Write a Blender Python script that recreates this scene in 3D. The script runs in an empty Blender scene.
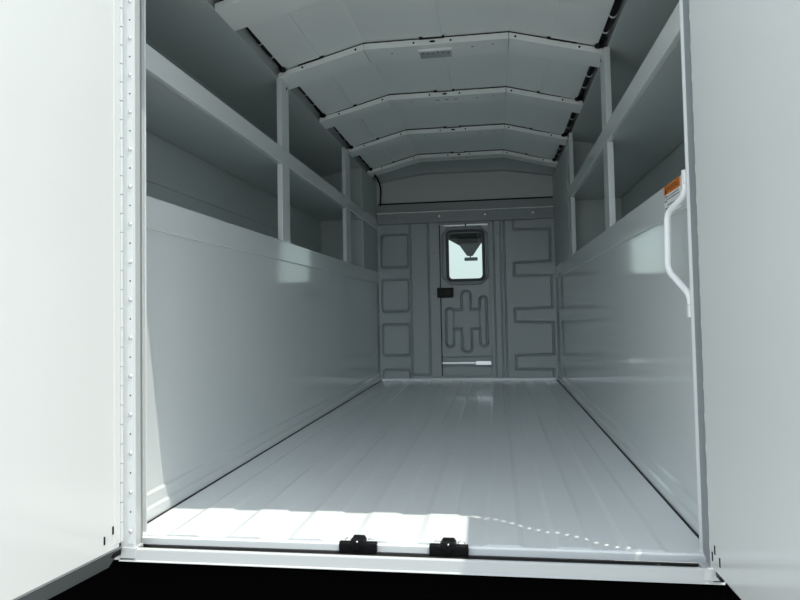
import bpy, bmesh, math, random
from mathutils import Vector, Matrix
random.seed(4)
scene = bpy.context.scene
COL = scene.collection

# ------------------------------------------------------------------ materials
def mat(name, color, rough=0.5, metal=0.0, bump=0.0, bscale=60.0, coat=0.0, var=0.0, spec=0.5, ior=1.5, mottle=3.0):
    m = bpy.data.materials.new(name)
    m.use_nodes = True
    nt = m.node_tree
    b = nt.nodes['Principled BSDF']
    b.inputs['Base Color'].default_value = (*color, 1)
    b.inputs['Roughness'].default_value = rough
    b.inputs['Metallic'].default_value = metal
    b.inputs['IOR'].default_value = ior
    b.inputs['Specular IOR Level'].default_value = spec
    b.inputs['Coat Weight'].default_value = coat
    b.inputs['Coat Roughness'].default_value = 0.06
    tc = nt.nodes.new('ShaderNodeTexCoord')
    if bump > 0:
        n = nt.nodes.new('ShaderNodeTexNoise')
        n.inputs['Scale'].default_value = bscale
        n.inputs['Detail'].default_value = 2
        nt.links.new(tc.outputs['Object'], n.inputs['Vector'])
        bp = nt.nodes.new('ShaderNodeBump')
        bp.inputs['Strength'].default_value = bump
        bp.inputs['Distance'].default_value = 0.01
        nt.links.new(n.outputs['Fac'], bp.inputs['Height'])
        nt.links.new(bp.outputs['Normal'], b.inputs['Normal'])
    if var > 0:
        n2 = nt.nodes.new('ShaderNodeTexNoise')
        n2.inputs['Scale'].default_value = mottle
        n2.inputs['Detail'].default_value = 5
        nt.links.new(tc.outputs['Object'], n2.inputs['Vector'])
        mx = nt.nodes.new('ShaderNodeMixRGB')
        mx.inputs['Color1'].default_value = (*[c * (1 - var) for c in color], 1)
        mx.inputs['Color2'].default_value = (*[min(1, c * (1 + var)) for c in color], 1)
        nt.links.new(n2.outputs['Fac'], mx.inputs['Fac'])
        nt.links.new(mx.outputs['Color'], b.inputs['Base Color'])
    return m

PAINT = (0.655, 0.69, 0.69)
M_wall = mat('wall_paint', PAINT, 0.11, bump=0.012, bscale=25, coat=0.5, var=0.015)
M_floor = mat('floor_paint', (0.75, 0.785, 0.79), 0.17, bump=0.05, bscale=14, coat=0.2, var=0.02)
M_roof = mat('roof_paint', (0.78, 0.815, 0.80), 0.42, bump=0.03, bscale=8, var=0.02)
M_bow = mat('bow_paint', (0.80, 0.835, 0.82), 0.38)
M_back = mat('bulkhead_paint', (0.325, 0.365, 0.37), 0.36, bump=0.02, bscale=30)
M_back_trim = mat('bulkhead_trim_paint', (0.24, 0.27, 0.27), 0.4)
M_door = mat('door_paint', (0.665, 0.685, 0.67), 0.16, bump=0.012, bscale=6, coat=0.2, var=0.01)
M_chan = mat('dark_grey_channel', (0.18, 0.195, 0.20), 0.4, metal=0.3)
M_post = mat('post_paint', (0.60, 0.625, 0.62), 0.3, coat=0.2)
M_frame = mat('frame_paint', (0.47, 0.49, 0.49), 0.3, coat=0.2)
M_hinge = mat('hinge_steel', (0.60, 0.62, 0.61), 0.4)
M_screw = mat('screw_steel', (0.62, 0.64, 0.65), 0.25, metal=0.8)
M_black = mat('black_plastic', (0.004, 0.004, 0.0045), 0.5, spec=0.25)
M_bumper = mat('black_rubber_fascia', (0.0012, 0.0012, 0.0012), 0.9, spec=0.0)
M_rubber = mat('black_rubber', (0.004, 0.004, 0.004), 0.45, spec=0.25)
M_bulb = mat('grey_bulb_seal', (0.27, 0.30, 0.31), 0.45)
M_bay_shade = mat('bay_shade_paint', (0.42, 0.465, 0.46), 0.45)  # wall paint darkened to carry the shade of the shelf recesses
M_panel = mat('front_panel_paint', (0.44, 0.47, 0.45), 0.5)
M_seam = mat('seam_sealant', (0.01, 0.011, 0.012), 0.8)
M_chrome = mat('bright_zinc', (0.66, 0.68, 0.69), 0.28, metal=0.9)
M_handle = mat('white_handle_coat', (0.84, 0.86, 0.86), 0.25, coat=0.3)
M_orange = mat('label_orange', (0.60, 0.17, 0.012), 0.4)
M_white = mat('label_white', (0.72, 0.74, 0.73), 0.4)
M_ink = mat('label_ink', (0.03, 0.03, 0.03), 0.5)
M_gasket = mat('window_gasket', (0.035, 0.04, 0.04), 0.5)
M_grey = mat('grey_frit', (0.15, 0.17, 0.17), 0.7)
M_headliner = mat('dark_headliner', (0.06, 0.07, 0.07), 0.9)
M_lens = mat('clear_lens', (0.40, 0.44, 0.43), 0.25)
M_tape = mat('tape_residue', (0.78, 0.81, 0.80), 0.5)
M_ground = mat('asphalt', (0.32, 0.32, 0.31), 0.9, bump=0.3, bscale=80, var=0.15, mottle=1.5)

M_glass = bpy.data.materials.new('window_glass'); M_glass.use_nodes = True
_nt = M_glass.node_tree; _nt.nodes.clear()
_o = _nt.nodes.new('ShaderNodeOutputMaterial'); _mx = _nt.nodes.new('ShaderNodeMixShader')
_t = _nt.nodes.new('ShaderNodeBsdfTransparent'); _g = _nt.nodes.new('ShaderNodeBsdfGlossy'); _f = _nt.nodes.new('ShaderNodeFresnel')
_t.inputs['Color'].default_value = (0.63, 0.68, 0.66, 1); _g.inputs['Roughness'].default_value = 0.02; _f.inputs['IOR'].default_value = 1.22
_nt.links.new(_f.outputs[0], _mx.inputs[0]); _nt.links.new(_t.outputs[0], _mx.inputs[1]); _nt.links.new(_g.outputs[0], _mx.inputs[2]); _nt.links.new(_mx.outputs[0], _o.inputs[0])

# ------------------------------------------------------------------ mesh helpers
class MB:
    def __init__(self):
        self.bm = bmesh.new()
    def box(self, x0, x1, y0, y1, z0, z1, mi=0):
        c = [self.bm.verts.new((x, y, z)) for x in (x0, x1) for y in (y0, y1) for z in (z0, z1)]
        for f in ((0, 1, 3, 2), (4, 6, 7, 5), (0, 4, 5, 1), (2, 3, 7, 6), (0, 2, 6, 4), (1, 5, 7, 3)):
            self.bm.faces.new([c[i] for i in f]).material_index = mi
        return self
    def prism(self, pts, axis, a, b, mi=0):
        """closed polygon pts (two coordinates) swept along axis from a to b"""
        def P(u, v, w):
            return {0: (w, u, v), 1: (u, w, v), 2: (u, v, w)}[axis]
        A = [self.bm.verts.new(P(u, v, a)) for u, v in pts]
        B = [self.bm.verts.new(P(u, v, b)) for u, v in pts]
        n = len(pts)
        for i in range(n):
            self.bm.faces.new((A[i], A[(i + 1) % n], B[(i + 1) % n], B[i])).material_index = mi
        self.bm.faces.new(A[::-1]).material_index = mi
        self.bm.faces.new(B).material_index = mi
        return self
    def cyl(self, p, q, r, n=16, mi=0, r2=None, smooth=True):
        p, q = Vector(p), Vector(q)
        d = (q - p).normalized()
        a = d.orthogonal().normalized(); b = d.cross(a)
        r2 = r if r2 is None else r2
        A = [self.bm.verts.new(p + (a * math.cos(t) + b * math.sin(t)) * r) for t in [2 * math.pi * i / n for i in range(n)]]
        B = [self.bm.verts.new(q + (a * math.cos(t) + b * math.sin(t)) * r2) for t in [2 * math.pi * i / n for i in range(n)]]
        for i in range(n):
            f = self.bm.faces.new((A[i], A[(i + 1) % n], B[(i + 1) % n], B[i])); f.material_index = mi; f.smooth = smooth
        for ring_ in (A[::-1], B):                      # separate caps keep the rim crisp
            self.bm.faces.new([self.bm.verts.new(v.co) for v in ring_]).material_index = mi
        return self
    def ball(self, c, r, sx=1, sy=1, sz=1, mi=0):
        g = bmesh.ops.create_uvsphere(self.bm, u_segments=14, v_segments=8, radius=r)
        for v in g['verts']:
            v.co = Vector((v.co.x * sx, v.co.y * sy, v.co.z * sz)) + Vector(c)
            for f in v.link_faces:
                f.smooth = True; f.material_index = mi
        return self
    def tube(self, pts, r, n=12, mi=0, ripple=None):
        pts = [Vector(p) for p in pts]
        rings = []
        prev = None
        for i, p in enumerate(pts):
            d = (pts[min(i + 1, len(pts) - 1)] - pts[max(i - 1, 0)]).normalized()
            if prev is None:
                a = d.orthogonal().normalized()
            else:
                a = (prev - d * prev.dot(d)).normalized()
            prev = a
            b = d.cross(a)
            rr = r * (1 if ripple is None else (1 + ripple * (i % 2)))
            rings.append([self.bm.verts.new(p + (a * math.cos(t) + b * math.sin(t)) * rr) for t in [2 * math.pi * k / n for k in range(n)]])
        for A, B in zip(rings, rings[1:]):
            for k in range(n):
                f = self.bm.faces.new((A[k], A[(k + 1) % n], B[(k + 1) % n], B[k])); f.smooth = True; f.material_index = mi
        self.bm.faces.new(rings[0][::-1]).material_index = mi
        self.bm.faces.new(rings[-1]).material_index = mi
        return self
    def build(self, name, mats, parent=None, bevel=0.0, seg=2, loc=None):
        bmesh.ops.recalc_face_normals(self.bm, faces=self.bm.faces)
        me = bpy.data.meshes.new(name)
        self.bm.to_mesh(me); self.bm.free()
        for m in (mats if isinstance(mats, (list, tuple)) else [mats]):
            me.materials.append(m)
        o = bpy.data.objects.new(name, me)
        COL.objects.link(o)
        if parent is not None:
            o.parent = parent
        if loc is not None:
            o.location = loc
        if bevel > 0:
            md = o.modifiers.new('bevel', 'BEVEL')
            md.width = bevel; md.segments = seg; md.limit_method = 'ANGLE'; md.angle_limit = math.radians(40)
            md.harden_normals = False
        return o

def tag(o, label, cat, group=None, kind=None):
    o['label'] = label; o['category'] = cat
    if group: o['group'] = group
    if kind: o['kind'] = kind
    return o
def empty(name, loc, label, cat, group=None, kind=None):
    o = bpy.data.objects.new(name, None); COL.objects.link(o)
    o.empty_display_size = 0.05
    o.location = loc
    return tag(o, label, cat, group, kind)
def text_mesh(body, size, material, name, parent, loc, rot, ext=0.0):
    cu = bpy.data.curves.new(name, 'FONT')
    cu.body = body; cu.size = size; cu.align_x = 'CENTER'; cu.align_y = 'CENTER'; cu.extrude = ext
    t = bpy.data.objects.new(name + '_src', cu); COL.objects.link(t)
    dg = bpy.context.evaluated_depsgraph_get()
    me = bpy.data.meshes.new_from_object(t.evaluated_get(dg))
    bpy.data.objects.remove(t)
    me.materials.clear(); me.materials.append(material)
    o = bpy.data.objects.new(name, me); COL.objects.link(o)
    o.parent = parent; o.location = loc; o.rotation_euler = rot
    return o
def smoothpath(pts, rad, seg=6):
    """polyline with rounded corners"""
    pts = [Vector(p) for p in pts]
    out = [pts[0]]
    for a, b, c in zip(pts, pts[1:], pts[2:]):
        d1 = (a - b); d2 = (c - b)
        r = min(rad, d1.length * .45, d2.length * .45)
        p = b + d1.normalized() * r; q = b + d2.normalized() * r
        for i in range(seg + 1):
            t = i / seg
            out.append((1 - t) ** 2 * p + 2 * t * (1 - t) * b + t * t * q)
    out.append(pts[-1])
    return out

# ------------------------------------------------------------------ dimensions (metres)
W = 0.70            # half the width between the walls
L = 3.40            # sill to bulkhead
YF = -0.15          # rear plane of the door frame
YW = -0.06          # where walls and floor end at the rear
ZT = 0.877          # top of the lower wall panels
ZS0, ZS1 = 1.226, 1.296
ZR = 1.613          # roof edge
XB = 1.02           # back of the shelf recesses
ZH = 1.55           # door opening head

# ------------------------------------------------------------------ floor
mb = MB()
# corrugated sheet: raised flat ribs running front to back
prof = []
h = 0.004
cx = [-0.55 + 0.157 * k for k in range(8)]
xs = [(-0.691, 0.0)]
for c in [-0.39 + 0.157 * k for k in range(-1, 7)]:
    if c - 0.048 < -0.66 or c + 0.048 > 0.66:
        continue
    xs += [(c - 0.048, 0.0), (c - 0.034, h), (c + 0.034, h), (c + 0.048, 0.0)]
xs.append((0.691, 0.0))
poly = xs + [(0.691, -0.019), (-0.691, -0.019)]
mb.prism(poly, 1, -0.0775, L - 0.002)
mb.prism([(-0.02, 0.0), (-0.076, -0.001), (-0.082, -0.005), (-0.082, -0.0195), (-0.02, -0.0195)], 0, -0.688, 0.688)  # turned down rear lip
fl = mb.build('floor', M_floor)
tag(fl, 'pale grey painted steel van floor with long flat ribs', 'floor', kind='structure')
# flange where the floor turns up against the bulkhead, with rivets
mb = MB().box(-0.68, 0.68, L - 0.030, L - 0.004, 0.0005, 0.022)
fla = mb.build('floor_flange', M_floor, fl, bevel=0.002)
for k in range(9):
    mb = MB().ball((-0.62 + k * 0.155, L - 0.018, 0.022), 0.006, 1, 1, 0.5)
    mb.build('rivet', M_screw, fl)
# sealant in the joint between floor and walls
for n, s, lab in (('trim_1', -1, 'thin black sealant line along the left wall base'), ('trim_2', 1, 'thin black sealant line along the right wall base')):
    o = MB().box(min(s * 0.6911, s * 0.700), max(s * 0.6911, s * 0.700), -0.04, L - 0.01, -0.02, 0.0022).build(n, M_seam)
    tag(o, lab, 'sealant', kind='structure')

# ------------------------------------------------------------------ side walls with shelf recess
def wall(s, name, yend):
    p = [(0.6965, -0.02), (0.6965, 0.030), (0.7035, 0.036), (0.7035, 0.066), (0.7105, 0.073), (0.7085, 0.7855), (0.708, 0.7865), (0.702, 0.7865), (0.700, 0.789),
         (0.700, ZT - 0.003), (0.703, ZT), (XB, ZT), (XB, 1.044), (XB - 0.004, 1.046), (XB - 0.004, 1.068), (XB, 1.070),
         (XB, 1.52), (XB - 0.006, 1.540), (XB - 0.025, 1.552), (0.717, ZR), (0.714, ZR + 0.003), (0.714, ZR + 0.008), (0.722, ZR + 0.012), (0.724, 1.718), (0.660, 1.718), (0.660, 1.76),
         (1.08, 1.76), (1.08, -0.02)]
    mb = MB().prism([(s * x, z) for x, z in p], 1, YW, L + 0.04)
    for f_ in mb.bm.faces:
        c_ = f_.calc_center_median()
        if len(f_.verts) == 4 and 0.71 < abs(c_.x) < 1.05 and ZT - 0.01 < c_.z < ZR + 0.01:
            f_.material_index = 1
    o = mb.build(name, [M_wall, M_bay_shade])
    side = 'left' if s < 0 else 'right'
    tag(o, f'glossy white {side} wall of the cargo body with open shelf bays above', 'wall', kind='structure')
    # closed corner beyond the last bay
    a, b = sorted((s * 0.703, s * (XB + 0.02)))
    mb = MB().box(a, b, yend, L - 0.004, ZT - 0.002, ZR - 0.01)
    mb.build('corner_panel', M_bay_shade, o, bevel=0.003)
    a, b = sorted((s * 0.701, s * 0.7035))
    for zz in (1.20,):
        MB().box(a, b, yend + 0.003, L - 0.008, ZT + 0.002, zz).build('cover_plate', M_bay_shade, o, bevel=0.001)
    MB().cyl((s * 0.7012, yend + 0.46, 1.02), (s * 0.699, yend + 0.46, 1.02), 0.007).build('dark_disc', M_black, o)
    return o
wl = wall(-1, 'wall_left', 2.84)
wr = wall(1, 'wall_right', 2.43)

# ------------------------------------------------------------------ shelves and their posts
def shelf(s, y1, label):
    root = empty('wall_shelf', (s * 0.70, 1.6, ZS0), label, 'shelf', 'shelves in the wall bays')
    inv = Matrix.Translation((-s * 0.70, -1.6, -ZS0))
    def fin(mb, name, m, bev=0.002):
        bmesh.ops.transform(mb.bm, matrix=inv, verts=mb.bm.verts)
        return mb.build(name, m, root, bevel=bev)
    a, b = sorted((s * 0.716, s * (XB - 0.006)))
    fin(MB().box(a, b, YW + 0.004, y1 - 0.01, ZS0, ZS0 + 0.018), 'shelf_board', M_bay_shade)
    a, b = sorted((s * 0.697, s * 0.717))
    fin(MB().box(a, b, YW + 0.004, y1 + 0.5 if s < 0 else y1 + 0.03, ZS0 - 0.001, ZS1), 'shelf_lip', M_wall, 0.003)
    for (ya, yb) in (((1.11, 1.21), (2.31, 2.44)) if s < 0 else ((1.045, 1.15), (2.28, 2.39))):
        a, b = sorted((s * 0.699, s * 0.722))
        fin(MB().box(a, b, ya, yb, ZS1 + 0.0005, ZR + 0.002), 'upper_post', M_wall)
        a, b = sorted((s * 0.700, s * 0.724))
        fin(MB().box(a, b, ya + 0.004, yb + 0.004, ZT - 0.002, ZS0 - 0.0015), 'lower_post', M_wall)
        xx = s * 0.699
        fin(MB().cyl((xx + s * 0.002, yb - 0.03, ZR - 0.025), (xx - s * 0.002, yb - 0.03, ZR - 0.025), 0.006), 'bolt', M_black, 0)
    return root
shelf(-1, 2.84, 'white steel shelf and posts along the left wall')
shelf(1, 2.43, 'white steel shelf and posts along the right wall, near the grab handle')

# ------------------------------------------------------------------ roof
XF = 0.318
ZE, ZM = 1.638, 1.738
skin = [(-0.684, ZE + 0.014), (-XF, ZM + 0.009), (XF, ZM + 0.009), (0.684, ZE + 0.014), (0.684, ZE + 0.095), (XF, ZM + 0.09), (-XF, ZM + 0.09), (-0.684, ZE + 0.095)]
cl = MB().prism(skin, 1, -0.12, L + 0.05).build('ceiling', M_roof)
tag(cl, 'pale grey roof skin of the cargo body seen from inside', 'ceiling', kind='structure')
def zskin(x):
    ax = abs(x)
    return ZM + 0.009 if ax < XF else ZM + 0.009 + (ax - XF) / (0.684 - XF) * (ZE + 0.014 - ZM - 0.009)
# pressed stiffener strips on the skin, one set per bay
bays = [(0.64, 1.10), (1.265, 1.765), (1.905, 2.43), (2.575, 3.075), (-0.05, 0.455)]
for (ya, yb) in bays:
    for (x0, x1) in ((-0.052, 0.030),):
        MB().box(x0, x1, ya, yb, ZM + 0.0015, ZM + 0.02).build('skin_strip', M_roof, cl)
    for x0, x1 in ((-0.668, -0.518), (0.492, 0.668)):
        z0, z1 = zskin(x0), zskin(x1)
        MB().prism([(x0, z0 - 0.007), (x1, z1 - 0.007), (x1, z1 + 0.01), (x0, z0 + 0.01)], 1, ya, yb).build('skin_strip', M_roof, cl)
# roof bows, with black strips for the dark gap under the skin
bow_y = [0.47, 1.11, 1.77, 2.437, 3.08]
bow_d = [0.168, 0.15, 0.135, 0.135, 0.12]
bow_lab = ['white roof bow nearest the rear doors, cut by the top of the photo',
           'second white roof bow from the rear, carrying the small dome lamp',
           'middle white roof bow with the row of black discs drawn as dark holes below its face',
           'fourth white roof bow from the rear, with a strip of tape on its underside',
           'farthest white roof bow, just before the front bulkhead']
for i, (y0, d, lab) in enumerate(zip(bow_y, bow_d, bow_lab)):
    root = empty('roof_bow', (0, y0, ZE), lab, 'roof bow', 'roof bows')
    inv = Matrix.Translation((0, -y0, -ZE))
    def part(mb, name, m, bev=0.0):
        bmesh.ops.transform(mb.bm, matrix=inv, verts=mb.bm.verts)
        return mb.build(name, m, root, bevel=bev)
    t = 0.027
    e = 0.0012
    side = lambda s: [(s * 0.7135, ZE - 0.002), (s * (XF + e), ZM), (s * (XF + e), ZM - t), (s * 0.7135, ZR - 0.001)]
    part(MB().prism(side(-1), 1, y0, y0 + d), 'side_section', M_bow, 0.002)
    part(MB().prism([(-XF + e, ZM), (XF - e, ZM), (XF - e, ZM - t), (-XF + e, ZM - t)], 1, y0, y0 + d), 'centre_section', M_bow, 0.002)
    part(MB().prism(side(1), 1, y0, y0 + d), 'side_section', M_bow, 0.002)
    # black strip and pads stand for the dark gap above the bow
    g = 0.010
    bead = [(-0.66, ZE + 0.004), (-XF, ZM - 0.002), (XF, ZM - 0.002), (0.66, ZE + 0.004), (0.66, ZE + 0.017), (XF, ZM + 0.011), (-XF, ZM + 0.011), (-0.66, ZE + 0.017)]
    part(MB().prism(bead, 1, y0 + g, y0 + d - g), 'gap_strip', M_seam)
    for x0, x1 in ((-0.07, 0.04), (0.478, 0.60), (-0.62, -0.50)):
        zb = [ZM if abs(x) < XF else ZM + (abs(x) - XF) / (0.7135 - XF) * (ZE - ZM) for x in (x0, x1)]
        part(MB().prism([(x0, zb[0] - 0.003), (x1, zb[1] - 0.003), (x1, zb[1] + 0.009), (x0, zb[0] + 0.009)], 1, y0 - 0.004, y0 + 0.03), 'gap_pad', M_seam)
    def zbow(x):
        ax = abs(x)
        return ZM if ax < XF else ZM + (ax - XF) / (0.7135 - XF) * (ZE - ZM)
    # black discs stand for the darkness of open holes, face and underside
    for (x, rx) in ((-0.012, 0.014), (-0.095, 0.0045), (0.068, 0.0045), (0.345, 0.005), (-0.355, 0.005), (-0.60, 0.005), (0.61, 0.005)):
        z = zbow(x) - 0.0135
        part(MB().ball((x, y0, z), 0.006, rx / 0.006, 0.2, 0.85), 'dark_disc', M_black)
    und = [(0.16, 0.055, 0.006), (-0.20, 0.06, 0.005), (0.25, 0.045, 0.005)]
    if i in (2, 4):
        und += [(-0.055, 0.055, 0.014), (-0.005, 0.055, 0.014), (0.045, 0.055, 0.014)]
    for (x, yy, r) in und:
        part(MB().ball((x, y0 + yy, ZM - t), 0.006, r / 0.006, 0.7, 0.12), 'dark_disc', M_black)
    if i == 1:
        mb = MB().box(-0.082, 0.070, y0 + 0.045, y0 + 0.125, ZM - t - 0.007, ZM - t + 0.001)
        lamp_base = mb.bm
        bmesh.ops.transform(lamp_base, matrix=Matrix.Identity(4), verts=lamp_base.verts)
        lamp = empty('dome_lamp', (0, y0 + 0.085, ZM - t), 'small rectangular lamp with ribbed clear lens under the second roof bow', 'lamp')
        bmesh.ops.transform(lamp_base, matrix=Matrix.Translation((0, -(y0 + 0.085), -(ZM - t))), verts=lamp_base.verts)
        mb.build('lamp_base', M_handle, lamp, bevel=0.003)
        mb = MB()
        mb.box(-0.075, 0.064, -0.030, 0.034, -0.0105, -0.0065)
        for k in range(13):
            x = -0.070 + k * 0.0105
            mb.box(x, x + 0.005, -0.027, 0.031, -0.0125, -0.0100)
        mb.build('lamp_lens', M_lens, lamp)
        mb = MB()
        for k in range(6):
            mb.ball((-0.06 + 0.0225 * k, -0.026 + 0.006 * (k % 3), -0.012), 0.0045, 1, 1, 0.35)
        mb.build('lamp_diodes', M_gasket, lamp)
    if i == 3:
        part(MB().box(-0.10, 0.05, y0 + 0.012, y0 + 0.035, ZM - t - 0.0012, ZM - t + 0.0005), 'tape_strip', M_tape)
    if i == 2:
        part(MB().box(-0.06, 0.10, y0 + 0.100, y0 + 0.122, ZM - t - 0.0012, ZM - t + 0.0005), 'tape_strip', M_tape)

# tape marks left on the roof skin of the third bay
for (x0, x1, yy) in ((-0.05, 0.035, 1.99), (0.05, 0.11, 1.99), (0.12, 0.21, 1.97), (-0.10, -0.065, 2.06)):
    z = ZM + (0.0020 if x0 > -0.06 and x1 < 0.04 else 0.0075)
    MB().box(x0, x1, yy, yy + 0.045, z, z + 0.004).build('tape_mark', M_tape, cl)

# lowered front end of the roof, above the bulkhead
fr = [(-0.699, 1.592), (-XF, 1.652), (XF, 1.652), (0.699, 1.592), (0.699, 1.80), (-0.699, 1.80)]
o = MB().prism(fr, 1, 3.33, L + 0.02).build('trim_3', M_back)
tag(o, 'lowered edge of the roof just over the bulkhead top', 'roof trim', kind='structure')

# ------------------------------------------------------------------ wiring looms in the slots between roof skin and roof rail
def loom(s, r, label):
    root = empty('wiring_loom', (s * 0.69, 1.6, ZR), label, 'cable', 'wiring looms along the roof edges')
    inv = Vector((s * 0.69, 1.6, ZR))
    pts = []
    y = 0.0
    k = 0
    while y <= 3.07:
        wob = 0.003 * math.sin(y * 9.0 + s)
        pts.append(Vector((s * (0.700 + wob), y, ZE + 0.027 + 0.002 * math.sin(y * 13))) - inv)
        y += 0.006
    MB().tube(pts, r, 10, ripple=0.10).build('corrugated_sleeve', M_black, root)
    for yy in [0.2, 0.36, 0.70, 0.86, 1.0, 1.33, 1.47, 1.62, 2.0, 2.14, 2.30, 2.66, 2.80, 2.95]:
        wob = 0.003 * math.sin(yy * 9.0 + s)
        c = Vector((s * (0.700 + wob), yy, ZE + 0.027 + 0.002 * math.sin(yy * 13))) - inv
        MB().cyl(c - Vector((0, .004, 0)), c + Vector((0, .004, 0)), r * 1.22, 12).build('cable_tie', M_handle if s > 0 else M_hinge, root)
    for yy in (1.095, 1.752, 2.42, 3.062):                       # the grommet at the end of each slot
        MB().ball(Vector((s * 0.685, yy, ZE + 0.004)) - inv, 0.013, 1.25, 0.9, 0.9).build('grommet', M_black, root)
    return root
loom(-1, 0.0075, 'thin black wiring loom along the left roof edge')
loom(1, 0.0125, 'thick black wiring loom with pale ties along the right roof edge')
# loose tail dropping down the left front corner
tail = smoothpath([(-0.690, 3.075, ZE + 0.02), (-0.672, 3.18, 1.615), (-0.655, 3.25, 1.585), (-0.650, 3.30, 1.53), (-0.668, 3.36, 1.45), (-0.672, 3.375, 1.41)], 0.05)
o = MB().tube(tail, 0.006, 10).build('corner_cable', M_black)
tag(o, 'black cable hanging down the far left corner under the roof', 'cable')

# ------------------------------------------------------------------ bulkhead with pressed beads (height field)
def sd_box(px, pz, x0, x1, z0, z1, r):
    cx, cz = (x0 + x1) / 2, (z0 + z1) / 2
    qx, qz = abs(px - cx) - (x1 - x0) / 2 + r, abs(pz - cz) - (z1 - z0) / 2 + r
    return math.hypot(max(qx, 0), max(qz, 0)) + min(max(qx, qz), 0) - r
def sd_path(px, pz, P):
    best = 9
    for (ax, az), (bx, bz) in zip(P, P[1:]):
        vx, vz = bx - ax, bz - az
        t = max(0, min(1, ((px - ax) * vx + (pz - az) * vz) / (vx * vx + vz * vz)))
        best = min(best, math.hypot(px - ax - t * vx, pz - az - t * vz))
    return best
def groove(d, w=0.0098, depth=0.026):
    return depth * max(0.0, 1 - (d / w) ** 2) if d < w else 0.0
meander = [(.388, 1.30), (.386, 1.187), (.671, 1.180), (.669, .928), (.386, .922), (.384, .820), (.673, .816), (.673, .565), (.385, .560),
           (.383, .457), (.674, .447), (.674, .200), (.384, .195), (.382, .088), (.671, .083), (.671, -.02)]
def wall_depth(x, z):
    d = 0.0
    if x < -0.2:
        for z0, z1 in ((.914, 1.175), (.556, .814), (.203, .452), (-.10, .091)):
            if -0.70 < x < -0.42:
                d = max(d, groove(abs(sd_box(x, z, -.672, -.453, z0, z1, .025))))
        if x > -0.46:
            d = max(d, groove(abs(sd_box(x, z, -.436, -.292, .047, 1.40, .012)), 0.0085, 0.022))
    elif x > 0.2:
        if x > 0.36:
            d = max(d, groove(sd_path(x, z, meander)))
        else:
            for xl, w_ in ((.230, .005), (.284, .006), (.314, .006)):
                d = max(d, groove(abs(x - xl), w_ + .001, 0.018))
    return d
def lines(a, b, step):
    n = max(1, round((b - a) / step)); return [a + (b - a) * i / n for i in range(n + 1)]
def relief(name, x0, x1, z0, z1, y, fn, m, parent=None, step=0.0034, hole=None, thick=0.03):
    bm = bmesh.new()
    X, Z = lines(x0, x1, step), lines(z0, z1, step)
    V = {}
    def v(i, j):
        if (i, j) not in V:
            V[i, j] = bm.verts.new((X[i], y + fn(X[i], Z[j]), Z[j]))
        return V[i, j]
    for i in range(len(X) - 1):
        for j in range(len(Z) - 1):
            xm, zm = (X[i] + X[i + 1]) / 2, (Z[j] + Z[j + 1]) / 2
            if hole and hole(xm, zm):
                continue
            f = bm.faces.new((v(i, j), v(i + 1, j), v(i + 1, j + 1), v(i, j + 1))); f.smooth = True
    # close it into a solid sheet
    edges = [e for e in bm.edges if e.is_boundary]
    r = bmesh.ops.extrude_edge_only(bm, edges=edges)
    for vv in [g for g in r['geom'] if isinstance(g, bmesh.types.BMVert)]:
        vv.co.y = y + thick
    for f in bm.faces:
        if abs(f.normal.y) < 0.2: pass
    mb = MB(); mb.bm.free(); mb.bm = bm
    return mb.build(name, m, parent)
DX0, DX1, DZ0, DZ1 = -0.204, 0.198, 0.030, 1.246
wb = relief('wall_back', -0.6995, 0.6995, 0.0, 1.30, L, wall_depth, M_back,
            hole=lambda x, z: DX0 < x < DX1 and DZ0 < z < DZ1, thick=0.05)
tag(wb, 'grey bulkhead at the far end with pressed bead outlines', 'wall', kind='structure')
# plates behind the sheet so that it is closed, left, right and over the door, and the flat upper panel
mb = MB()
mb.box(-0.75, -0.215, L + 0.045, L + 0.06, -0.03, 1.75); mb.box(0.21, 0.75, L + 0.045, L + 0.06, -0.03, 1.75)
mb.box(-0.22, 0.215, L + 0.045, L + 0.06, 1.25, 1.75)
mb.box(-0.22, 0.215, L - 0.004, L + 0.06, -0.03, 0.0345)
mb.build('backing_plate', M_back, wb)
mb = MB().box(-0.697, 0.697, L - 0.012, L + 0.03, 1.43, 1.69)
mb.build('upper_panel', M_panel, wb)
mb = MB().box(-0.690, 0.697, L - 0.018, L + 0.03, 1.418, 1.432)
mb.build('black_seal', M_rubber, wb)
mb = MB().box(-0.697, 0.697, L - 0.03, L + 0.03, 1.347, 1.418)
mb.build('ledge', M_back_trim, wb, bevel=0.003)
# cross beam with bolts
beam = empty('cross_beam', (0, 3.37, 1.26), 'dark grey bolted cross beam over the bulkhead door', 'beam')
MB().box(-0.699, 0.699, -0.022, 0.022, -0.002, 0.080).build('beam_web', M_back_trim, beam, bevel=0.003)
MB().box(-0.699, 0.699, -0.040, 0.018, 0.0805, 0.0870).build('beam_flange', M_bow, beam, bevel=0.001)
for x in (-0.55, -0.19, 0.17, 0.54):
    MB().cyl((x, -0.019, 0.045), (x, -0.030, 0.045), 0.009, 6, smooth=False).build('bolt', M_screw, beam)
for x in (-0.38, -0.01, 0.33):
    MB().cyl((x, -0.010, 0.087), (x, -0.010, 0.094), 0.008, 6, smooth=False).build('bolt', M_screw, beam)

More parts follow.
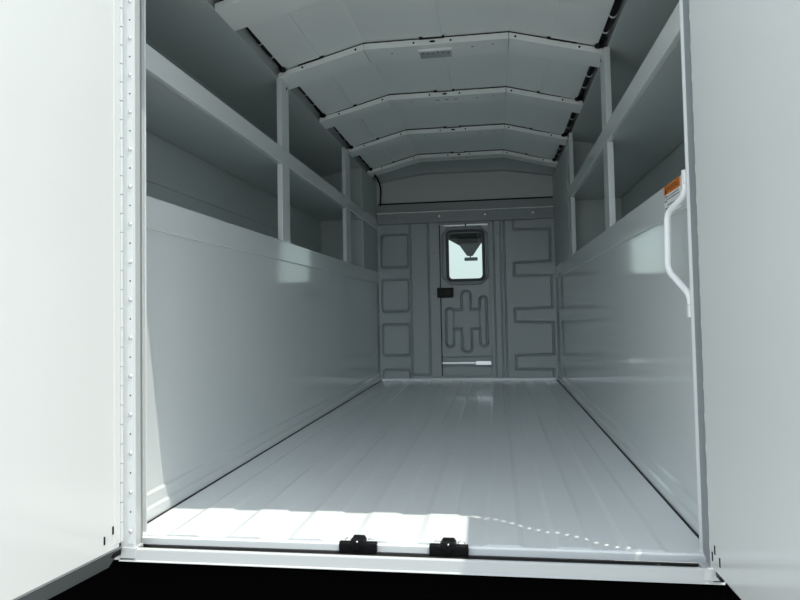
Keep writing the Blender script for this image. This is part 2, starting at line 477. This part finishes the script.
# ------------------------------------------------------------------ pass-through door in the bulkhead
d3 = empty('door_3', (0, L, 0.03), 'narrow grey bulkhead door with a small window and black latch', 'door', kind='structure')
off = Vector((0, -L, -0.03))
def d3b(mb, name, m, bev=0.0, parent=None):
    bmesh.ops.transform(mb.bm, matrix=Matrix.Translation(off), verts=mb.bm.verts)
    return mb.build(name, m, parent or d3, bevel=bev)
def octo(x0, x1, z0, z1, c):
    return [(x0 + c, z0), (x1 - c, z0), (x1, z0 + c), (x1, z1 - c), (x1 - c, z1), (x0 + c, z1), (x0, z1 - c), (x0, z0 + c)]
WX0, WX1, WZ0, WZ1 = -0.130, 0.140, 0.804, 1.178
oc = octo(-.176, .178, .768, 1.214, .055); oc = oc + [oc[0]]
def door_depth(x, z):
    h_ = min(sd_box(x, z, -.160, -.100, .268, .572, .028), sd_box(x, z, .108, .163, .268, .660, .026), sd_box(x, z, -.150, .150, .408, .562, .012),
             sd_box(x, z, -.036, .038, .48, .706, .034), sd_box(x, z, -.036, .042, .222, .50, .036))
    d = max(groove(abs(h_), 0.0098, 0.026), groove(sd_path(x, z, [(-.101, .42), (-.101, .55)]), 0.006, 0.012), groove(sd_path(x, z, [(.108, .42), (.108, .55)]), 0.006, 0.012))
    d = max(d, groove(sd_path(x, z, oc), 0.0095, 0.024))
    d = max(d, groove(abs(z - 0.184), 0.007, 0.012), groove(abs(z - 0.112), 0.007, 0.010))
    return d
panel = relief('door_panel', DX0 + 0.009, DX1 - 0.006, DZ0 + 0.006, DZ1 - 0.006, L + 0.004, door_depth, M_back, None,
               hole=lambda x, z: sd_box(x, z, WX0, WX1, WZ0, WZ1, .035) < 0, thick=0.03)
panel.parent = d3; panel.location = off
# gasket ring round the glass
def ring(bm, outer, inner, y0, y1):
    n = len(outer)
    A = [[bm.verts.new((x, y, z)) for x, z in P] for P, y in ((outer, y0), (inner, y0), (inner, y1), (outer, y1))]
    for a in range(4):
        b = (a + 1) % 4
        for i in range(n):
            bm.faces.new((A[a][i], A[a][(i + 1) % n], A[b][(i + 1) % n], A[b][i]))
def rrect(x0, x1, z0, z1, r, n=6):
    out = []
    for cx_, cz_, a0 in ((x1 - r, z1 - r, 0), (x0 + r, z1 - r, 90), (x0 + r, z0 + r, 180), (x1 - r, z0 + r, 270)):
        for k in range(n + 1):
            a = math.radians(a0 + 90 * k / n)
            out.append((cx_ + r * math.cos(a), cz_ + r * math.sin(a)))
    return out
mb = MB(); ring(mb.bm, rrect(WX0 - .020, WX1 + .020, WZ0 - .020, WZ1 + .020, .047), rrect(WX0 + .003, WX1 - .003, WZ0 + .003, WZ1 - .003, .030), L - 0.006, L + 0.035)
d3b(mb, 'window_gasket', M_gasket, 0.003)
d3b(MB().prism(rrect(WX0, WX1, WZ0, WZ1, .032), 1, L + 0.016, L + 0.021), 'window_pane', M_glass)
# black strip as the dark of the latch-side jamb gap, top strip, latch, slide bolt
d3b(MB().box(DX0 - 0.002, DX0 + 0.010, L + 0.012, L + 0.03, DZ0, DZ1), 'jamb_strip', M_rubber)
d3b(MB().box(DX1 - 0.007, DX1 + 0.002, L + 0.012, L + 0.03, DZ0, DZ1), 'jamb_strip', M_back)
d3b(MB().box(-0.165, 0.188, L - 0.010, L + 0.006, 1.2285, 1.2395), 'top_strip', M_chrome, 0.001)
d3b(MB().box(0.006, 0.016, L - 0.013, L + 0.004, 1.224, 1.246), 'strip_clip', M_black, 0.001)
lt = d3b(MB().box(-0.225, -0.096, L - 0.020, L + 0.003, 0.659, 0.737), 'latch', M_black, 0.004)
d3b(MB().box(-0.170, -0.112, L - 0.026, L - 0.019, 0.674, 0.722), 'latch_paddle', M_rubber, 0.003, None)
d3b(MB().box(-0.196, 0.070, L - 0.014, L + 0.002, 0.1325, 0.1475), 'slide_rod', M_chrome, 0.003)
d3b(MB().box(0.066, 0.193, L - 0.022, L + 0.002, 0.121, 0.157), 'rod_sleeve', M_chrome, 0.004)
for x, z in ((-0.246, 1.02), (-0.246, 0.69)):
    d3b(MB().ball((x, L - 0.001, z), 0.005, 1, .5, 1), 'screw', M_screw)
for z in (0.12, 0.42, 0.78, 1.16):
    o = MB().ball((0.258, L - 0.001, z), 0.005, 1, .5, 1).build('rivet', M_screw, wb)

# ------------------------------------------------------------------ what shows through the small window: the driver's cab
cab = empty('cab_headliner', (0.05, 4.5, 1.25), 'dark cab headliner seen through the small bulkhead window', 'headliner')
co = Vector((-0.05, -4.5, -1.25))
def cabb(mb, name, m, bev=0.0, root=cab, o=co):
    bmesh.ops.transform(mb.bm, matrix=Matrix.Translation(o), verts=mb.bm.verts)
    return mb.build(name, m, root, bevel=bev)
cabb(MB().prism([(-.85, 1.36), (-.32, 1.325), (-.214, 1.266), (-.108, 1.205), (.112, 1.222), (.26, 1.285), (.85, 1.36), (.85, 1.72), (-.85, 1.72)], 1, 4.55, 4.66), 'liner', M_headliner)
cabb(MB().box(-1.0, 1.0, L + 0.08, 4.70, 1.722, 1.76), 'roof_shell', M_headliner)
cabb(MB().prism([(-.108, 1.2045), (-.033, 1.094), (.022, 1.092), (.112, 1.2215)], 1, 4.58, 4.60), 'sensor_cover', M_grey)
con = cabb(MB().box(-.112, .091, 4.26, 4.34, 1.180, 1.240), 'overhead_console', M_black, 0.006)
cabb(MB().box(-.10, .08, 4.30, 4.56, 1.236, 1.30), 'console_bracket', M_headliner)
mir = empty('cab_mirror', (0.016, 4.30, 1.04), 'small grey rear view mirror seen through the bulkhead window', 'mirror')
mo = Vector((-0.016, -4.30, -1.04))
cabb(MB().box(-.046, .078, 4.285, 4.31, 1.021, 1.053), 'mirror_housing', M_grey, 0.006, mir, mo)
cabb(MB().cyl((.006, 4.315, 1.045), (.004, 4.575, 1.112), 0.006), 'mirror_stem', M_black, 0, mir, mo)

# ------------------------------------------------------------------ rear door frame
fr = empty('trim_4', (0, YF, 0), 'white steel frame around the open rear doorway', 'door frame', kind='structure')
fo = Vector((0, -YF, 0))
def frb(mb, name, m, bev=0.0):
    bmesh.ops.transform(mb.bm, matrix=Matrix.Translation(fo), verts=mb.bm.verts)
    return mb.build(name, m, fr, bevel=bev)
lp = [(-1.08, YF), (-0.634, YF), (-0.632, YF + 0.004), (-0.636, -0.118), (-0.647, -0.112), (-0.664, -0.068), (-0.664, -0.064), (-0.655, -0.064), (-0.6535, -0.061), (-0.657, -0.056), (-0.670, -0.048), (-1.08, -0.048)]
frb(MB().prism(lp, 2, -0.034, ZH - 0.0005), 'post', M_post, 0.0012)
rp = [(1.08, YF), (0.668, YF), (0.6665, YF + 0.003), (0.670, -0.110), (0.6745, -0.105), (0.6765, -0.068), (0.671, -0.066), (0.670, -0.063), (0.672, -0.056), (0.682, -0.048), (1.08, -0.048)]
frb(MB().prism(rp, 2, -0.034, ZH - 0.0005), 'post', M_post, 0.0012)
frb(MB().prism([(-0.6335, -0.143), (-0.6360, -0.118), (-0.6400, -0.108), (-0.6600, -0.070), (-0.6670, -0.069), (-0.6670, -0.118), (-0.6400, -0.143)], 2, -0.004, ZH), 'bulb_seal', M_bulb, 0.001)
frb(MB().prism([(0.6668, -0.144), (0.6695, -0.110), (0.6735, -0.104), (0.6750, -0.070), (0.6800, -0.070), (0.6800, -0.144)], 2, -0.004, ZH), 'bulb_seal', M_bulb, 0.001)
frb(MB().box(-1.08, 1.08, YF, -0.048, ZH, 1.80), 'header', M_frame, 0.003)
sp = [(YF, -0.033), (YF, -0.008), (YF + 0.003, -0.005), (YF + 0.007, -0.005), (YF + 0.009, -0.008), (YF + 0.009, -0.026), (-0.09, -0.030), (-0.09, -0.040), (YF + 0.02, -0.040), (YF + 0.018, -0.035), (YF - 0.004, -0.036), (YF - 0.004, -0.0335)]
frb(MB().prism(sp, 0, -0.672, 0.692), 'sill', M_frame, 0.0012)
for x0, x1 in ((-0.672, -0.628), (0.650, 0.692)):
    frb(MB().box(x0, x1, YF - 0.0025, YF + 0.03, -0.029, -0.0035), 'corner_plate', M_frame, 0.0015)
seal = MB()
seal.prism([(-0.0830, -0.0200), (-0.1400, -0.0215), (-0.1400, -0.0255), (-0.0830, -0.0285)], 0, -0.650, 0.6685)
seal.tube([(-0.650 + 0.06592 * k, -0.0925, -0.0265) for k in range(21)], 0.0085, 12)
o = seal.build('sill_seal', M_rubber)
tag(o, 'black rubber seal strip between floor edge and rear sill', 'seal')
b = empty('rear_bumper', (0, -0.12, -0.25), 'black fascia below the rear sill', 'bumper')
MB().box(-1.05, 1.05, -0.010, 0.07, -0.20, 0.214).build('fascia', M_bumper, b, bevel=0.004)
MB().box(-1.05, 1.05, -0.030, 0.07, -0.25, -0.2005).build('step_edge', M_bumper, b, bevel=0.004)

# ------------------------------------------------------------------ rear doors, both swung open
def rear_door(name, s, hx, hy, ang, label, gap, slits):
    """local axes: x along the door from hinge to free edge, y away from the doorway, z up"""
    root = empty(name, (hx, hy, 0), label, 'door', kind='structure')
    a = math.radians(ang)
    ux = Vector((s * math.sin(a), -math.cos(a), 0))
    uy = Vector((s * math.cos(a), math.sin(a), 0))
    def tf(mb):
        for v in mb.bm.verts:
            v.co = ux * v.co.x + uy * v.co.y + Vector((0, 0, v.co.z))
        return mb
    WD = 0.64
    top = ZH + 0.05
    ht = 0.042; u0, t0 = (0.012, 0.0) if s < 0 else (0.003, -0.0065)
    mb = MB()
    bm = mb.bm
    c = [bm.verts.new(p) for p in ((u0, t0, 0.006), (WD, t0, 0.006), (WD, ht, -0.050), (0.040, ht, -0.050),
                                   (u0, t0, top), (WD, t0, top), (WD, ht, top), (0.040, ht, top))]
    for f in ((0, 1, 2, 3), (4, 7, 6, 5), (0, 4, 5, 1), (1, 5, 6, 2), (2, 6, 7, 3), (3, 7, 4, 0)):
        bm.faces.new([c[i] for i in f])
    tf(mb).build('door_leaf', M_door, root, bevel=0.0025)
    if s < 0:                                   # darker grey channel along the sloped bottom of the leaf
        mb = MB(); bm = mb.bm
        k = Vector((0, -0.65, -0.49)) * 0.0035
        c = [bm.verts.new(Vector(p) + q) for q in (k, Vector()) for p in ((0.004, 0.001, 0.004), (WD, 0.001, 0.004), (WD, ht, -0.049), (0.004, ht, -0.049))]
        for f in ((0, 1, 2, 3), (4, 7, 6, 5), (0, 4, 5, 1), (1, 5, 6, 2), (2, 6, 7, 3), (3, 7, 4, 0)):
            bm.faces.new([c[i] for i in f])
        tf(mb).build('bottom_channel', M_chan, root)
    # piano hinge: knuckles on the pivot line, one leaf on the door, one on the frame
    mb = MB()
    p = 0.046 if s < 0 else 0.066
    z = 0.014
    while z + p < ZH:
        mb.cyl((0.004, 0.0025, z + gap / 2) if s < 0 else (0.0015, 0.0, z + gap / 2), (0.004, 0.0025, z + p - gap / 2) if s < 0 else (0.0015, 0.0, z + p - gap / 2), 0.0050 if s < 0 else 0.0062, 14)
        z += p
    hg = tf(mb).build('piano_hinge', M_hinge, root)
    if s < 0: tf(MB().box(0.0115, 0.030, -0.0013, 0.001, 0.014, ZH - 0.01)).build('hinge_leaf', M_door, root, bevel=0.0005)
    if s < 0:
        mb = MB().box(-0.651, -0.634, YF - 0.0016, YF + 0.0005, 0.005, ZH - 0.01)
        for v in mb.bm.verts: v.co -= Vector((hx, hy, 0))
        hl = mb.build('frame_leaf', M_post, root, bevel=0.0005)
        for k in range(17):
            zz = 0.035 + 0.092 * k
            mb = MB().ball((-0.642 - hx, YF - 0.002 - hy, zz), 0.0052, 1, 0.55, 1)
            mb.build('screw', M_screw, hl)
            if k < 16:
                mb = MB().ball((-0.642 - hx, YF - 0.0017 - hy, zz + 0.046), 0.0021, 1, 0.4, 1)
                mb.build('rivet', M_gasket, hl)
    for (x, z) in slits:
        tf(MB().box(x - 0.0022, x + 0.0022, t0 - 0.0012, 0.004, z - 0.009, z + 0.009)).build('drain_slot', M_black, root)
    tf(MB().box(0.002, 0.026, 0.004, 0.022, -0.018, 0.010)).build('rubber_stop', M_rubber, root, bevel=0.002)
    return root
rear_door('door_1', -1, -0.657, -0.157, 8.9, 'sunlit white rear door swung open at the left, with a piano hinge', 0.0028,
          [(0.060, 0.035), (0.034, 0.050), (0.019, 0.032)])
rear_door('door_2', 1, 0.6685, -0.1545, 1.0, 'shaded white rear door swung open at the right', 0.049,
          [(0.060, 0.033), (0.034, 0.048), (0.019, 0.030)])

# ------------------------------------------------------------------ grab handle
gh = empty('grab_handle', (0.672, -0.04, 0.68), 'white bent tube grab handle on the right door post', 'handle')
go = Vector((0.672, -0.04, 0.68))
path = smoothpath([(0.6765, -0.036, 0.862), (0.6765, -0.036, 0.806), (0.657, 0.05, 0.776), (0.654, 0.05, 0.634), (0.6790, -0.036, 0.570), (0.6790, -0.036, 0.520)], 0.022, 7)
MB().tube([p - go for p in path], 0.0080, 14).build('grip', M_handle, gh)
for z in (0.845, 0.535):
    mb = MB().box(0.670, 0.6875, -0.048, -0.030, z - 0.016, z + 0.016)
    for v in mb.bm.verts: v.co -= go
    mb.build('mount', M_handle, gh, bevel=0.003)

# ------------------------------------------------------------------ warning label on the right wall
lb = empty('warning_label', (0.6995, 0.16, 0.84), 'orange and white warning label above the grab handle', 'label')
lo = Vector((0.6995, 0.16, 0.84))
def lbb(mb, name, m):
    for v in mb.bm.verts: v.co -= lo
    return mb.build(name, m, lb)
lbb(MB().box(0.6990, 0.7002, 0.085, 0.233, 0.796, 0.8485), 'text_field', M_white)
lbb(MB().box(0.6988, 0.7002, 0.085, 0.233, 0.8488, 0.8735), 'orange_header', M_orange)
R = Matrix(((0, 0, -1), (-1, 0, 0), (0, 1, 0))).to_euler()
text_mesh('WARNING', 0.022, M_ink, 'header_text', lb, Vector((0.6986, 0.150, 0.861)) - lo, R)
lbb(MB().prism([(0.222, 0.852), (0.203, 0.852), (0.2125, 0.870)], 0, 0.6984, 0.6992), 'alert_triangle', M_ink)
random.seed(7)
for k in range(6):
    z = 0.842 - 0.0075 * k
    if k == 2:
        continue
    y1 = 0.200 if k < 4 else 0.222
    mb = MB()
    y = y1
    while y > 0.095:
        w_ = random.uniform(0.006, 0.016)
        mb.box(0.6986, 0.6995, max(y - w_, 0.090), y, z - 0.0014, z + 0.0014)
        y -= w_ + 0.004
    lbb(mb, 'text_line', M_ink)
for z0, z1 in ((0.829, 0.846), (0.800, 0.813)):
    mb = MB()
    ring(mb.bm, [(0.227, z0), (0.206, z0), (0.206, z1), (0.227, z1)], [(0.224, z0 + .003), (0.209, z0 + .003), (0.209, z1 - .003), (0.224, z1 - .003)], 0, 1)
    for v in mb.bm.verts:
        v.co = Vector((0.6986 + 0.0008 * v.co.y, v.co.x, v.co.z))
    lbb(mb, 'pictogram', M_ink)

# ------------------------------------------------------------------ door latch strikers on the sill
def striker(x, label):
    r = empty('door_striker', (x, -0.088, 0.0), label, 'latch striker', 'door strikers on the floor edge')
    MB().box(-0.045, 0.045, -0.010, 0.006, -0.0185, 0.0050).build('striker_plate', M_black, r, bevel=0.0015)
    mb = MB().prism([(-0.024, 0.0), (-0.014, 0.0145), (0.012, 0.0145), (0.017, 0.006), (0.017, -0.004), (-0.017, -0.004)], 1, -0.0125, 0.020)
    mb.build('keeper', M_black, r, bevel=0.002)
    MB().box(-0.007, 0.006, -0.0145, -0.0110, -0.010, 0.013).build('keeper_slot', M_rubber, r, bevel=0.0015)
    MB().ball((0.0, -0.0135, 0.009), 0.003).build('keeper_pin', M_screw, r)
    for s in (-1, 1):
        arc = [(s * 0.028 + 0.008 * math.cos(t), 0.016, 0.0015 + 0.006 * math.sin(t)) for t in [math.pi * k / 10 for k in range(11)]]
        MB().tube(arc, 0.0016, 8).build('retaining_clip', M_screw, r)
striker(-0.102, 'left one of the two black door strikers, in the sunlit patch of floor edge')
striker(0.112, 'right one of the two black door strikers, at the edge of the sunlight')

# ------------------------------------------------------------------ ground
g = MB().box(-40, 40, -40, 60, -0.90, -0.80).build('ground', M_ground)
tag(g, 'asphalt lot under the truck', 'ground', kind='structure')

# ------------------------------------------------------------------ light
d = Vector((-0.87, 0.49, -2.70)).normalized()
sun = bpy.data.lights.new('sun', 'SUN')
sun.energy = 3.6
sun.angle = math.radians(0.4)
sun.color = (1.0, 0.965, 0.86)
so = bpy.data.objects.new('sun', sun); COL.objects.link(so)
so.rotation_euler = d.to_track_quat('-Z', 'Y').to_euler()
so.location = (4, -3, 9)
wd = bpy.data.worlds.new('world'); scene.world = wd; wd.use_nodes = True
nt = wd.node_tree
bg = nt.nodes['Background']
sky = nt.nodes.new('ShaderNodeTexSky')
sky.sky_type = 'NISHITA'
sky.sun_disc = False
sky.sun_elevation = math.radians(69)
sky.sun_rotation = math.atan2(0.87, -0.49)
sky.dust_density = 1.5
hs = nt.nodes.new('ShaderNodeHueSaturation')
hs.inputs['Saturation'].default_value = 0.5
hs.inputs['Value'].default_value = 0.30
mx = nt.nodes.new('ShaderNodeMixRGB')                                  # thin bright haze over the whole sky
mx.inputs['Fac'].default_value = 0.72
mx.inputs['Color2'].default_value = (0.89, 0.97, 1.01, 1)
nt.links.new(sky.outputs[0], hs.inputs['Color'])
nt.links.new(hs.outputs[0], mx.inputs['Color1'])
nt.links.new(mx.outputs[0], bg.inputs['Color'])
bg.inputs['Strength'].default_value = 1.65

# ------------------------------------------------------------------ camera
yaw, pitch, roll, f = 0.1388851, 0.0392587, -0.0193483, 620.2914
fwd = Vector((-math.sin(yaw) * math.cos(pitch), math.cos(yaw) * math.cos(pitch), math.sin(pitch)))
right = Vector((math.cos(yaw), math.sin(yaw), 0)); up = right.cross(fwd)
r_ = right * math.cos(roll) + up * math.sin(roll)
u_ = -right * math.sin(roll) + up * math.cos(roll)
cam = bpy.data.cameras.new('camera')
cam.sensor_fit = 'HORIZONTAL'; cam.sensor_width = 36.0
cam.lens = f * 36.0 / 800.0
cam.shift_x = -8.377 / 800.0
cam.shift_y = -11.401 / 800.0
cam.clip_start = 0.02; cam.clip_end = 300
co_ = bpy.data.objects.new('camera', cam); COL.objects.link(co_)
co_.matrix_world = Matrix(((r_.x, u_.x, -fwd.x, 0.232545), (r_.y, u_.y, -fwd.y, -1.544006), (r_.z, u_.z, -fwd.z, 0.54242), (0, 0, 0, 1)))
scene.camera = co_

scene.view_settings.view_transform = 'Standard'
scene.view_settings.look = 'None'
scene.view_settings.gamma = 1.0
scene.view_settings.use_curve_mapping = False
scene.view_settings.exposure = 0.0
scene.cycles.max_bounces = 16
scene.cycles.diffuse_bounces = 12
scene.cycles.glossy_bounces = 6
scene.cycles.transparent_max_bounces = 8
scene.cycles.blur_glossy = 0.0
scene.cycles.use_denoising = True
